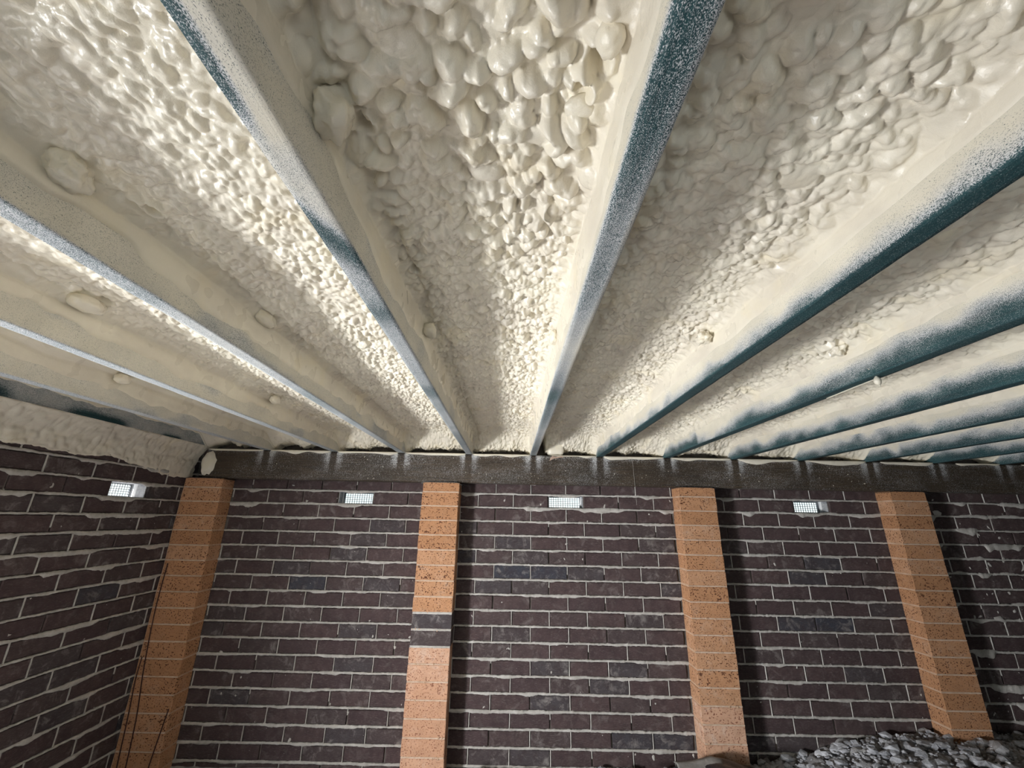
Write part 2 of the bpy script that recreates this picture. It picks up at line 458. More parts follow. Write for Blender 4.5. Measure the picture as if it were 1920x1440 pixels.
wall_mortar('mortar_joints', wall_back, 'back', XL, 2.8, range(-1, 18), [p for p in perps if p[1] < 2.8], skip_back, lambda r: 0.018 if r < 2 else 0.007, 1.0)
wall_mortar('mortar_joints', wall_back, 'back', 2.8, 3.7, range(-1, 18), [p for p in perps if p[1] >= 2.8], lambda r, a, b: [(a, b)], lambda r: 0.034, 71.0)
perl = [(c[1], c[2]) for c in candl if c[0] and c[2] > 1.5 and not (c[1] == 0 and abs(c[2]-VENT_LEFT[1]) < 0.02)]
wall_mortar('mortar_joints', wall_left, 'left', 0.85, D-0.002, range(-2, 18), perl, lambda r, a, b: [(a, b)], lambda r: 0.016, 33.0, 0.0050)

# stray mortar dabs stuck on the brick faces
def dabs(parent, n, fn, mat, name, seed, rmin=0.002, rmax=0.009, drip=1.0):
    r = random.Random(seed); mbx = MB()
    for _ in range(n):
        p, nrm, upv = fn(r)
        side = nrm.cross(upv); rr = rmin+(rmax-rmin)*r.random()**3
        ring = []; k = 7
        asp = r.uniform(0.6, 1.0+drip); rot = r.uniform(0, 6.28)
        for i in range(k):
            an = 6.283*i/k; q = rr*r.uniform(0.45, 1.35)
            lx, ly = math.cos(an)*q, math.sin(an)*q*asp
            ring.append(p+side*(lx*math.cos(rot)-ly*math.sin(rot))+upv*(lx*math.sin(rot)+ly*math.cos(rot)))
        top = [p+(v-p)*0.55+nrm*rr*0.35 for v in ring]
        V = ring+top+[p+nrm*rr*0.45]
        F = [(i, (i+1) % k, k+(i+1) % k, k+i) for i in range(k)]+[(k+i, k+(i+1) % k, 2*k) for i in range(k)]
        mbx.add(V, F)
    return tag(link(name, mbx.mesh(name, mat, True), parent), kind='stuff')
def on_back(r):
    while True:
        x = r.uniform(-2.1, 3.5); z = -1.3+1.5*(r.random()**1.3)
        if not any(p[0]-0.01 < x < p[1]+0.01 for p in PIERS): break
    if r.random() < 0.35: x = r.uniform(2.75, 3.5)
    return Vector((x, D-0.001, z)), Vector((0, -1, 0)), Vector((0, 0, 1))
dabs(wall_back, 260, on_back, M_mortar, 'mortar_dabs', 5)
def on_left(r): return Vector((XL+0.001, r.uniform(1.6, 2.7), r.uniform(-1.2, 0.2))), Vector((1, 0, 0)), Vector((0, 0, 1))
def on_far(r):
    return Vector((r.uniform(2.78, 3.5), D-0.001, -1.05+1.2*r.random()+0.0)), Vector((0, -1, 0)), Vector((0, 0, 1))
dabs(wall_back, 60, on_far, M_mortar, 'mortar_smears', 15, 0.003, 0.020, 1.6)
dabs(wall_left, 50, on_left, M_mortar, 'mortar_dabs', 6)

# ------------------------------------------------------------------ piers
PIER_LABEL = ['orange brick pier in the dim corner against the left wall, cables hanging on it',
              'speckled orange brick pier with two dark brown bricks halfway up',
              'orange brick pier standing beside the black plastic sheet, third from the left',
              'rightmost orange brick pier, its foot in the grey rubble']
def pier_brick_mesh(wd, dp, seed, mat):
    # origin at centre of front face, box with chamfered front edges, uneven
    r = random.Random(seed); j = lambda a: r.uniform(-a, a)
    H = 0.0795; V = []; F = []
    prof = [(-wd/2, dp), (-wd/2, 0.003), (-wd/2+0.003, 0.0), (-wd/6, 0.0), (wd/6, 0.0), (wd/2-0.003, 0.0), (wd/2, 0.003), (wd/2, dp)]
    zz = [-H/2, -H/2+0.0025, H/2-0.0025, H/2]
    for q, z in enumerate(zz):
        ins = 0.002 if q in (0, 3) else 0
        for x, y in prof:
            V.append((x*(1-ins*2/wd)+j(0.0006), (y+ins if y < dp else y)+(j(0.0007) if y < dp else 0), z+j(0.0006)))
    n = len(prof)
    F += [tuple(a) for a in grid_faces(4, n)]
    F.append(tuple(range(n-1, -1, -1))); F.append(tuple(3*n+i for i in range(n)))
    F += [(n*k+n-1, n*k, n*(k+1), n*(k+1)+n-1) for k in range(3)]
    return shape_mesh('brick', (V, F), mat)
piers = []
for pi, (pa, pb) in enumerate(PIERS):
    wd = pb-pa; cx = (pa+pb)/2
    zt = 0.2195
    root = bpy.data.objects.new('brick_pier', None); col.objects.link(root); root.location = (cx, (PF+D)/2, -1.45)
    root.empty_display_size = 0.1
    tag(root, PIER_LABEL[pi], 'pier'); piers.append(root)
    ms = [pier_brick_mesh(wd, D-PF-0.004, 20+pi*5+k, M_tan) for k in range(4)]
    mp_ = [pier_brick_mesh(wd, D-PF-0.004, 60+pi*5+k, M_tan2) for k in range(4)]
    md = pier_brick_mesh(wd, D-PF-0.004, 90, M_brick)
    for r in range(-1, 18):
        zc = Z0-CP*(r+0.5); dark = (pi == 1 and r in (8, 9))
        lowr = (pi == 1 and r >= 10) or (pi == 2 and r >= 13) or (pi == 3 and r >= 15)
        o = link('brick', md if dark else (mp_ if lowr else ms)[(r*7+3) % 4], root)
        zs = 1.0
        if r == -1:
            top = zt; bot = Z0+0.004; zc = (top+bot)/2; zs = (top-bot)/0.0795
        o.scale = (1, 1, zs)
        o.location = (rb.uniform(-.002, .002), PF-(PF+D)/2+rb.uniform(-.0015, .0015), zc+1.45)
        if dark: tag(o, 'dark brown brick')
    core = MB(); core.box(-wd/2+0.0025, wd/2-0.0025, PF-(PF+D)/2+0.0025, (D-PF)/2-0.003, -0.25, zt+1.45-0.004)
    link('mortar', core.mesh('mortar', M_tan_mortar), root)
    js = {}
    for r in range(0, 18):
        white = pi == 1 and r in (8, 9, 10)
        n_ = 26; tx = np.linspace(-wd/2+0.002, wd/2-0.002, n_); zc_ = Z0-CP*r+1.45
        hf = (0.0068 if white else 0.0042)
        u_ = hf+0.0022*(fbm(tx*90+r*7, pi+0.3, 3)-0.5)*2; d_ = hf+0.0026*(fbm(tx*90+r*5, pi+4.3, 3)-0.5)*2
        yb = PF-(PF+D)/2
        V_ = np.stack([np.stack([tx, 0*tx+yb+0.003, zc_+u_], 1), np.stack([tx, 0*tx+yb-0.0012-(0.001 if white else 0), zc_+u_*0.6], 1), np.stack([tx, 0*tx+yb-0.0014-(0.001 if white else 0), zc_-d_*0.6], 1), np.stack([tx, 0*tx+yb+0.003, zc_-d_], 1)], 1).reshape(-1, 3)
        js.setdefault(white, []).append(V_)
    for white, L_ in js.items():
        F_ = np.concatenate([grid_faces(26, 4, True)+k*104 for k in range(len(L_))])
        tag(link('mortar_joints', mesh_from('mortar_joints', np.concatenate(L_), F_, M_mortar if white else (M_tan_joint), True), root), 'whitish mortar beds around the dark bricks' if white else None, kind='stuff')
    cap = []
    # thin sheet cap bent over the pier head
    n = 9
    V = []; F = []
    over = 0.014 if pi == 1 else 0.006
    for i in range(n):
        u = -1+2*i/(n-1); x = u*(wd/2+over); dz = -0.010*max(0, abs(u)-0.75)/0.25*(1.6 if (pi == 1 and u > 0) else 0.7)
        for y in (PF-(PF+D)/2-0.006, (D-PF)/2-0.002):
            for h in (0.0, 0.0022): V.append((x, y, zt+1.45+0.0003+dz+h))
    for i in range(n-1):
        b = i*4; c = b+4
        F += [(b, c, c+2, b+2), (b+1, b+3, c+3, c+1), (b, b+1, c+1, c), (b+2, c+2, c+3, b+3)]
    F += [(0, 2, 3, 1), (4*n-4, 4*n-3, 4*n-1, 4*n-2)]
    me = bpy.data.meshes.new('pier_cap'); me.from_pydata(V, [], F); me.update(); me.materials.append(M_metal if pi == 1 else M_black)
    tag(link('pier_cap', me, root), 'thin dark sheet on the pier head')
# mortar fill between the corner pier and the left wall (a ragged strip)
t = np.linspace(-1.4, 0.20, 200)
wv = 0.012*(fbm(t*9, 0.3, 5)-0.4)
V = []
for k, z in enumerate(t): V += [(XL+0.0005, PF+0.030+wv[k], z), (XL+0.010+0.4*wv[k], PF+0.004+wv[k]*0.3, z), (XL+0.0155, PF+0.012, z)]
tag(link('mortar_fill', mesh_from('mortar_fill', V, grid_faces(200, 3, True), M_tan_mortar, True), wall_left), 'tan mortar smeared into the corner', kind='stuff')
# smears of mortar over joints of the centre pier
def on_pier(pi):
    a, b = PIERS[pi]
    def fn(r):
        k = r.randrange(8, 17); return Vector((r.uniform(a+0.01, b-0.01)-(a+b)/2, PF-0.0005-(PF+D)/2, Z0-CP*k+r.uniform(-.004, .004)+1.45)), Vector((0, -1, 0)), Vector((0, 0, 1))
    return fn
for pi in (1, 2): dabs(piers[pi], 60, on_pier(pi), M_tan_mortar, 'mortar_smears', 8+pi, 0.003, 0.009, 0.0)

# ------------------------------------------------------------------ vents
def vent(wall, a, b, label):
    cx = (a+b)/2; w_ = b-a-0.012; zc = Z0-CP/2; h_ = 0.0745
    root = bpy.data.objects.new('air_vent', None); col.objects.link(root); root.empty_display_size = 0.05
    if wall == 'back': root.location = (cx, D+0.05, zc-h_/2)
    else: root.location = (XL-0.05, cx, zc-h_/2); root.rotation_euler = (0, 0, math.pi/2)
    tag(root, label, 'vent', 'wall vents')
    dd = 0.05     # depth of the grille plane behind root
    fr = MB(); ft = 0.005
    y0, y1 = dd-0.004, dd+0.008
    fr.box(-w_/2, -w_/2+ft, y0, y1, 0, h_); fr.box(w_/2-ft, w_/2, y0, y1, 0, h_)
    fr.box(-w_/2+ft, w_/2-ft, y0, y1, 0, ft); fr.box(-w_/2+ft, w_/2-ft, y0, y1, h_-ft, h_)
    link('frame', fr.mesh('frame', M_vent), root)
    g = MB(); nx = 13; nz = 5; bt = 0.0014
    for i in range(1, nx): x = -w_/2+ft+(w_-2*ft)*i/nx; g.box(x-bt, x+bt, dd, dd+0.003, ft, h_-ft)
    for i in range(1, nz): z = ft+(h_-2*ft)*i/nz; g.box(-w_/2+ft, w_/2-ft, dd-0.0005, dd+0.0035, z-bt*.9, z+bt*.9)
    tag(link('grille', g.mesh('grille', M_vent), root), 'fine square wire grille')
    # reveal lining: mortar-daubed sides
    lin = MB(); lt = 0.003
    lin.box(-w_/2-lt, -w_/2, -0.042, dd-0.005, 0, h_); lin.box(w_/2, w_/2+lt, -0.042, dd-0.005, 0, h_)
    lin.box(-w_/2-lt, w_/2+lt, -0.040, dd-0.005, -0.004, 0); lin.box(-w_/2-lt, w_/2+lt, -0.040, dd-0.005, h_, h_+0.004)
    link('reveal', lin.mesh('reveal', M_reveal), root)
    # dried mortar lump in the reveal
    r = random.Random(int(abs(a)*100)); lump = MB()
    sx = 1 if (wall == 'left' or cx > 0) else -1
    n = 7; V = []; F = []
    for k in range(n):
        z = h_*k/(n-1); wv_ = 0.010*(1-k/(n-1)*0.7)+r.uniform(0, 0.003)
        V += [(sx*w_/2-sx*0.0005, 0.010, z), (sx*(w_/2-wv_*1.1), 0.016+r.uniform(-.003, .003), z), (sx*(w_/2-0.0005), 0.034, z)]
    for k in range(n-1):
        for q in range(2): F.append((3*k+q, 3*k+q+1, 3*k+q+4, 3*k+q+3))
    lump.add(V, F); link('mortar_lump', lump.mesh('mortar_lump', M_white, True), root)
    return root
vent('left', *VENT_LEFT, 'bright air vent in the shaded left side wall')
vent('back', *VENTS_BACK[0], 'bright air vent between the corner pier and the pier with dark bricks')
vent('back', *VENTS_BACK[1], 'bright air vent in the middle bay, tinted green and blue from outside')
vent('back', *VENTS_BACK[2], 'bright air vent between the two right-hand piers')

# ------------------------------------------------------------------ bearer
root = bpy.data.objects.new('timber_bearer', None); col.objects.link(root); root.location = (0, (PF+D)/2, 0.2225)
tag(root, 'long dark timber bearer resting on the four piers along the back wall', 'beam')
BX0, BX1 = -2.035, XR-0.01
BZ0, BZ1 = 0.2225, 0.4085
nx = 700; nz = 16
X = np.linspace(BX0, BX1, nx)
ZZ = np.linspace(BZ0, BZ1, nz)
prof_y = []
Xg, Zg = np.meshgrid(X, ZZ)       # rows along z
Yg = PF+0.002+0.0016*(fbm(Xg*3, Zg*40, 3)-0.5)*2
sag = -0.004*np.sin((Xg-0.2)*0.9)*0
Zb = Zg+0.0025*(vn(Xg*1.3, 0.5, 9)-0.5)
edge = ((np.abs(ZZ-BZ0) < 1e-6) | (np.abs(ZZ-BZ1) < 1e-6))[:, None]
Yg = Yg+np.where(edge, 0.003, 0)
front = np.stack([Xg, Yg, Zb], 2)
bott = front[0].copy(); bott[:, 1] = D-0.010
topp = front[-1].copy(); topp[:, 1] = D-0.010
P = np.concatenate([bott[None], front, topp[None]], 0)
me = mesh_from('bearer_beam', P.reshape(-1, 3)-np.array([0, (PF+D)/2, 0.2225]), grid_faces(nz+2, nx), M_bearer, False)
hz = np.clip((P[..., 2]-BZ0)/(BZ1-BZ0), 0, 1)
dj = np.full_like(P[..., 0], 9.0)
for c in JC: dj = np.minimum(dj, np.abs(P[..., 0]-c))
fan = sm(0.018, 0.03, dj)*(1-sm(0.03, 0.13, dj+0.05*fbm(P[..., 0]*9, hz*3, 4)))*sm(0.25, 0.95, hz)
topband = sm(0.55, 1.0, hz)*0.35*sm(0.02, 0.03, dj)
fan = np.exp(-((dj-0.036)/0.026)**2)*sm(0.15, 0.95, hz)
cov = 0.07+0.46*fan+0.22*sm(0.8, 1.0, hz)+0.34*(fbm(P[..., 0]*5, hz*3, 8)-0.45)
cov = np.where(dj < 0.02, 0.05, cov)
cov = np.where(P[..., 0] < -1.85, cov-0.08, cov)
setattr_f(me, 'cover', cov)
link('beam', me, root)
# foam lips that ran over the front top edge between the joists
rl = random.Random(12)
for i in range(len(JC)-1):
    a, b = JC[i]+0.024, JC[i+1]-0.024
    if a > 3.6: continue
    a = max(a, BX0)
    if rl.random() < 0.35 and i not in (4,): a += rl.uniform(0.0, 0.12)
    n = 40; t = np.linspace(a, b, n); s = np.linspace(0, 1, n)
    env = np.clip(np.minimum(s, 1-s)*8, 0, 1)**0.6
    dep = (0.004+0.022*vn(t*5, i+0.5, 77)*vn(t*11, i*2.1, 78)*1.6)*env
    if i == 8: dep = dep+0.030*np.exp(-((s-0.3)/0.2)**2)*env
    if i == 9: dep = dep+0.016*np.exp(-((s-0.55)/0.25)**2)*env
    if i == 5: dep = dep*0.25+0.012*np.exp(-((s-0.78)/0.12)**2)*env
    th = 0.0035+0.002*env
    V = []
    for k in range(n):
        V += [(t[k], D-0.06, 0.4105), (t[k], PF-0.0005, 0.4125), (t[k], PF-th[k], 0.409), (t[k], PF-th[k]*1.1, 0.409-dep[k]*0.7), (t[k], PF+0.0045, 0.409-dep[k])]
    V = np.array(V)-np.array([0, (PF+D)/2, 0.2225])
    link('foam_lip', mesh_from('foam_lip', V, grid_faces(n, 5, False), M_foam, True), root)
def on_beam(r):
    x = random.Random(r.random()).choice([-1.55, -0.2, 0.18, 0.19, 0.75, 1.0, 2.1, 2.3, -0.95, 1.55])+r.gauss(0, 0.09)
    return Vector((x, PF+0.001-(PF+D)/2, r.uniform(0.01, 0.17))), Vector((0, -1, 0)), Vector((0, 0, 1))
dabs(root, 110, on_beam, M_foam, 'foam_specks', 21, 0.0012, 0.0038, 1.2)
def ball(V0, rx, ry, rz, seed, sub=3, amp=0.18, fr=2.2, sq=2.0, mat=None, name='lump', parent=None):
    bm = bmesh.new(); bmesh.ops.create_icosphere(bm, subdivisions=sub, radius=1.0)
    from mathutils import noise as mn
    for v in bm.verts:
        d = v.co.copy()
        k = (abs(d.x)**sq+abs(d.y)**sq+abs(d.z)**sq)**(-1/sq)
        q = 1+amp*(mn.noise(d*fr+Vector((seed*3.1, seed, 0)))+0.5*mn.noise(d*fr*2.3+Vector((seed, 5, 0))))
        d = d*k*q; v.co = Vector((d.x*rx, d.y*ry, d.z*rz))
    me = bpy.data.meshes.new(name); bm.to_mesh(me); bm.free(); me.materials.append(mat)
    me.polygons.foreach_set('use_smooth', [True]*len(me.polygons))
    o = link(name, me, parent); o.location = V0
    return o
o = ball((-2.012, -0.030, 0.088), 0.052, 0.050, 0.086, 3, 3, 0.16, 2.0, 2.4, M_foam, 'foam_plug', root); tag(o, 'rounded cream foam plug on the end of the bearer')

# ------------------------------------------------------------------ joists
JL = {0: 'floor joist closest to the left wall, its side greyish with a black unsprayed patch',
      1: 'second floor joist from the left wall, only a thin edge of its underside showing',
      2: 'third floor joist from the left wall, thin pale bluish underside',
      3: 'fourth floor joist from the left wall, evenly speckled underside beside the squarish foam lump',
      4: 'large floor joist left of centre, pale speckled underside with blue patches',
      5: 'large floor joist right of centre, dark teal underside and bright cream left side',
      6: 'first teal floor joist to the right of the large central pair, smooth cream side',
      7: 'teal floor joist with a white foam drip hanging from its lower edge',
      8: 'third teal floor joist to the right of the large central pair',
      9: 'fourth teal floor joist to the right of the large central pair',
      10: 'fifth teal floor joist to the right of the large central pair',
      11: 'sixth teal floor joist to the right, close to the beam at the photo edge',
      12: 'last visible floor joist at the far right above the dark bearer'}
ys = np.concatenate([np.linspace(YR+0.01, 0.1, 30)[:-1], np.linspace(0.1, 1.2, 260)[:-1], np.linspace(1.2, D-0.004, 240)])
for ji, jc in enumerate(JC):
    hb = HJ if ji else 0.428
    zs = np.array([JT-0.002, 0.56, 0.53, 0.50, 0.485, 0.47, 0.458, 0.448, 0.439, 0.431, 0.424, 0.418, hb+0.0035])
    if ji == 0: zs = np.linspace(JT-0.002, hb+0.0035, 13)
    xb = np.array([-JW/2+0.0022, -JW/4, 0, JW/4, JW/2-0.0022])
    px = np.concatenate([np.full(13, -JW/2), xb, np.full(13, JW/2)])
    pz = np.concatenate([zs, np.full(5, hb), zs[::-1]])
    nprof = len(px); ny = len(ys)
    Xp = np.repeat(px[None], ny, 0); Zp = np.repeat(pz[None], ny, 0); Yp = np.repeat(ys[:, None], nprof, 1)
    wob = 0.0022*(vn(ys*1.7, ji+0.5, 55)-0.5)*2
    Xw = Xp+wob[:, None]+0.0006*(vn(Yp*60, Zp*50+ji, 57)-0.5)
    Zw = Zp+0.0009*(vn(Yp*25, Xp*60+ji, 58)-0.5)*(Zp < 0.6)
    V = np.stack([Xw, Yp, Zw-hb], 2).reshape(-1, 3)
    me = mesh_from('floor_joist', V, grid_faces(ny, nprof, flip=True), M_joist, False)
    # coverage by foam overspray
    side = np.concatenate([np.full(13, -1), np.zeros(5), np.full(13, 1)])[None]+0*Xp
    h = Zp-hb
    n1 = fbm(Yp*4, h*9+ji*3.7, 60+ji, 3); n2 = fbm(Yp*15, h*24+ji*1.7, 160+ji, 3)
    z0 = {5: -0.010, 6: 0.010, 7: 0.038, 8: 0.042, 9: 0.048, 10: 0.048}.get(ji, 0.048)
    z0y = z0+ (0.055*(n1-0.45) if ji > 6 else 0.018*(n1-0.5))
    if ji > 6: z0y = z0y-0.05*sm(0.5, 0.75, vn(Yp*5.5, ji*3.3, 93))*sm(1.3, 2.6, Yp)
    if ji == 6: z0y = z0y+0.035*sm(1.9, 2.3, Yp)*(1.2*vn(Yp*11, 0.5, 91))
    left = sm(-0.055 if ji > 5 else -0.042, 0.050 if ji > 5 else 0.030, h-z0y+0.022*(n2-0.5)*(2 if ji > 5 else 1))*0.98+0.03
    if ji == 5: left = np.maximum(left, 0.90)-0.22*(1-sm(0.0, 0.014, h))-0.25*(1-sm(0.0, 0.03, h))*0
    right = 0.86+0.10*(n2-0.5)+0*h
    right = right-0.22*sm(0.55, 0.75, n1)
    if ji == 0:
        right = 0.60+0.25*(n2-0.5)
        for (yc, wy, hc, wh) in ((2.03, 0.15, 0.010, 0.024), (1.50, 0.13, 0.015, 0.026), (2.5, 0.07, 0.0, 0.014)):
            right = right-0.95*np.exp(-((Yp-yc)/wy)**4)*np.exp(-((h-hc)/wh)**2)
    if ji > 5: right = 0.35+0.3*n1
    u = Xp/JW+0.5
    if ji <= 4:
        bot = 0.52+0.30*(n1-0.5)+0.14*(n2-0.5)
        if ji in (1, 2): bot = 0.58+0.2*(n1-0.5)
    elif ji == 5: bot = 0.40-0.16*(1-sm(0.30, 0.55, Yp))+0.32*sm(0.62, 0.95, u)+0.22*(n1-0.5)+0.1*(n2-0.5)+0.30*np.exp(-((Yp-0.95)/0.22)**2)-0.15*np.exp(-((Yp-1.38)/0.1)**2)+0.15*np.exp(-((Yp-2.1)/0.3)**2)
    else: bot = 0.04+0.16*sm(0.75, 1.0, u)*(n1+0.2)+0.10*(n1-0.4)
    if ji == 4:
        # sprayed right half near the camera, then a diagonal bare patch
        near = 1-sm(0.30, 0.40, Yp)
        split = sm(-0.10, 0.10, u-0.42+0.0*Yp)
        bot = bot*(1-near)+near*(0.24+0.66*split)
        s2 = Yp-0.10*u
        bot = bot+0.28*sm(0.30, 0.36, Yp)*(1-sm(0.44, 0.48, s2))-0.34*np.exp(-((s2-0.50)/0.055)**2)
        bot = bot-0.22*np.exp(-((Yp-0.78)/0.05)**2)-0.18*np.exp(-((Yp-1.35)/0.07)**2)
    cov = np.where(side < 0, left, np.where(side > 0, right, bot))
    setattr_f(me, 'cover', cov)
    j = link('floor_joist', me, None, (jc, 0, hb))
    tag(j, JL.get(ji, {13: 'floor joist fourth from the far right wall', 14: 'floor joist third from the far right wall', 15: 'floor joist second from the far right wall', 16: 'floor joist closest to the far right wall'}.get(ji)), 'joist', 'floor joists')

# ------------------------------------------------------------------ spray foam bays
BAY_LABEL = ['narrow strip of spray foam between the left wall and the nearest joist',
             'spray foam bay, first full one from the left wall, mostly smooth',
             'spray foam bay, second full one from the left wall, with small holes',
             'spray foam bay, third full one from the left wall, rippled and finely pitted',
             'spray foam bay left of the large speckled joist, finely bubbled',
             'large central spray foam bay with fat glossy bubbles',
             'spray foam bay right of the dark teal central joist',
             'spray foam bay, second to the right of the dark teal central joist',
             'third spray foam bay right of the dark teal central joist, behind the hanging drip',
             'spray foam bay, fourth to the right of the dark teal central joist',
             'spray foam bay, fifth to the right of the dark teal central joist',
             'spray foam bay, sixth to the right of the dark teal central joist',
             'spray foam bay, seventh to the right of the dark teal central joist']
# domes: (x, y, rx, ry, height); pits: (x, y, r, depth)
DOMES = [(0.562, 0.404, 0.024, 0.020, 0.010), (-0.05, 0.52, 0.03, 0.022, 0.012), (0.03, 0.45, 0.022, 0.018, 0.012), (-0.14, 0.33, 0.03, 0.02, 0.010),
         (0.07, 0.60, 0.02, 0.02, 0.012), (0.00, 0.70, 0.016, 0.014, 0.008), (1.535, 1.405, 0.05, 0.03, 0.014), (0.45, 0.52, 0.03, 0.03, 0.008),
         (0.24, 0.60, 0.018, 0.02, 0.008)]
PITS = [(0.093, 0.340, 0.013, 0.022), (0.080, 0.372, 0.010, 0.014), (0.545, 1.12, 0.014, 0.02), (0.50, 1.10, 0.010, 0.012), (1.00, 1.20, 0.016, 0.02), (0.97, 1.16, 0.010, 0.012),
        (-1.10, 0.99, 0.016, 0.02), (-0.66, 0.62, 0.012, 0.014), (-0.22, 0.80, 0.010, 0.012), (-0.21, 0.43, 0.012, 0.016), (-1.53, 1.75, 0.014, 0.016), (-0.30, 1.3, 0.01, 0.01),
        (0.02, 1.02, 0.010, 0.008), (0.88, 0.80, 0.012, 0.012), (0.92, 0.92, 0.010, 0.01)]
def bay(i, xl, xr, nc, y_rows, label, seed):
    ny = len(y_rows); W = xr-xl
    u = np.linspace(0, 1, nc); xin = xl+0.0045+(W-0.009)*(0.5-0.5*np.cos(np.pi*u))*0.12+(W-0.009)*u*0.88
    X, Y = np.meshgrid(xin, y_rows)
    dl = X-xl; dr = xr-X; de = np.minimum(dl, dr)
    wx = X+0.010*(fbm(X*22, Y*22, seed+1, 2)-0.5); wy = Y+0.010*(fbm(X*22, Y*22, seed+2, 2)-0.5)
    low = fbm(X*5, Y*3.2, seed+3, 2)
    near = 1-sm(0.45, 1.0, Y)
    big_amt = {5: 0.40+0.85*near, 6: 0.30+0.35*near, 7: 0.4, 4: 0.30, 3: 0.25}.get(i, 0.35)*(0.45+1.1*low)
    hb_ = bubbles(wx, wy, 0.030, seed+11, 0.42, 0.78, 1.0)
    hm = bubbles(wx+3, wy, 0.0165, seed+23, 0.45, 0.85, 1.15)
    hs = bubbles(wx, wy+5, 0.0095, seed+37, 0.45, 0.85, 1.3 if i < 5 else 1.1)
    far = sm(0.5, 1.1, Y)
    H = (1+0.75*far)*(big_amt*hb_*(0.66+0.22*near) + (0.42+0.12*near)*hm*(0.45+0.9*fbm(X*9, Y*6, seed+4, 2)) + 0.34*hs*(0.35+0.9*fbm(X*7, Y*7, seed+5, 2)))
    if i in (3, 4): H = H*(0.7+0.35*sm(0.0, 0.08, dl))
    if i in (1, 2): H = H*(0.22+0.75*sm(0.06, 0.22, dl))
    smooth = 0.35+0.65*sm(0.0, 0.040, de+0.03*(fbm(X*12, Y*12, seed+6, 2)-0.5))
    base = 0.527+0.022*sm(0.4, 1.0, Y)+0.010*(low-0.5)-0.018*sm(0.25, 0.0, Y)*0
    base = base+0.004*np.sin(np.pi*np.clip(dl/W, 0, 1))
    # foam piles up thicker beside the joists
    fl = 0.030+0.022*(vn(Y*6, seed+0.5, 81)-0.5); fr = 0.030+0.022*(vn(Y*6, seed+9.5, 82)-0.5)
    fil = fl*np.exp(-(dl/0.022))+fr*np.exp(-(dr/0.022))
    if i >= 6: fil = fil+0.010*np.exp(-(dr/0.04))
    if i <= 4: fil = fil+0.012*np.exp(-(dl/0.04))*vn(Y*9, seed+3.5, 83)
    # crease between wall of foam and field on the shaded side
    crease = 0.008*np.exp(-((dl-0.028-0.016*vn(Y*10, seed+0.7, 86))/0.0045)**2)*sm(0.35, 0.6, vn(Y*8, seed+1.7, 87))
    Z = base-H*smooth-fil+crease
    for (px, py, rx, ry, hh) in DOMES:
        if xl < px < xr:
            d = np.sqrt(((X-px)/rx)**2+((Y-py)/ry)**2)+0.25*(fbm(X*40, Y*40, 7, 2)-0.5)
            k = np.sqrt(np.maximum(1-d*d, 0)); kk = 0.8*(1-sm(0.80, 1.0, d)); Z = Z*(1-kk)+(base-fil-hh*(0.45+0.8*k))*kk
    for (px, py, rr, dp) in PITS:
        if xl < px < xr:
            d = np.sqrt((X-px)**2+((Y-py)*0.8)**2)/rr+0.35*(fbm(X*60, Y*60, 9, 2)-0.5)
            Z = Z+dp*(1-sm(0.45, 1.0, d))-0.007*np.exp(-((d-1.35)/0.35)**2)
    # the foam drops and closes against the bearer
    Z = Z-0.090*sm(2.66, 2.83, Y+0.05*(vn(X*9, seed+0.2, 89)-0.5))*(0.85+0.3*vn(X*14, Y*6, seed+8))*((sm(0.215, 0.235, X)) if i == 6 else 1)
    Z = np.maximum(Z, 0.4235+0.004*vn(X*20, Y*20, 3))
    # skirts clinging to the joist sides
    ns = 7
    q = np.linspace(1, 0, ns+1)[:-1]            # 1 at lower edge -> 0 at the fillet
    def skirt(xf, sgn, zedge, sd):
        zl = HJ+(0.050 if sgn > 0 else (0.030 if i < 6 else (0.055 if i == 6 else 0.080)))+(0.040 if i < 6 else 0.015)*(fbm(y_rows*7, sd+0.5, 91)-0.5)*2
        zl = zl+(0.045 if (i == 1 and sgn > 0) else 0)
        zl = np.minimum(zl, zedge-0.004) if i < 7 else np.minimum(zl, zedge-0.002)
        zl = np.maximum(zl, HJ+0.004)
        zz = zedge[:, None]*(1-q[None])+zl[:, None]*q[None]
        tt = 0.0045*(1-q[None])**0.7+0.0022*(fbm(y_rows[:, None]*26, zz*70, sd+5, 3))*(q[None] < 0.99)
        tt = np.where(q[None] > 0.99, -0.0015, tt+0.0006)
        return xf+sgn*tt, zz
    xs_l, zs_l = skirt(xl, 1, Z[:, 0], seed+40); xs_r, zs_r = skirt(xr, -1, Z[:, -1], seed+50)
    XX = np.concatenate([xs_l, X, xs_r[:, ::-1]], 1); Z2 = np.concatenate([zs_l, Z, zs_r[:, ::-1]], 1)
    YY = np.repeat(y_rows[:, None], XX.shape[1], 1)
    V = np.stack([XX, YY, Z2], 2).reshape(-1, 3)
    me = mesh_from('spray_foam_panel', V, grid_faces(ny, XX.shape[1], flip=True), M_foam, True)
    return tag(link('spray_foam_panel', me), label, 'insulation', 'spray foam between the joists')
def rows(fine0, d0, d1, d2):
    """row positions: coarse behind the camera, spacing growing from d0 through d1 to d2"""
    out = list(np.linspace(YR+0.02, -0.4, 32)[:-1])+list(np.linspace(-0.4, 0.12, 80 if d0 < 0.004 else 40)[:-1]); y = 0.12
    while y < D-0.006:
        out.append(y); y += d0 if y < 0.9 else (d1 if y < 1.7 else d2)
        if y < fine0: y += d1*3
    out.append(D-0.005)
    return np.array(out)
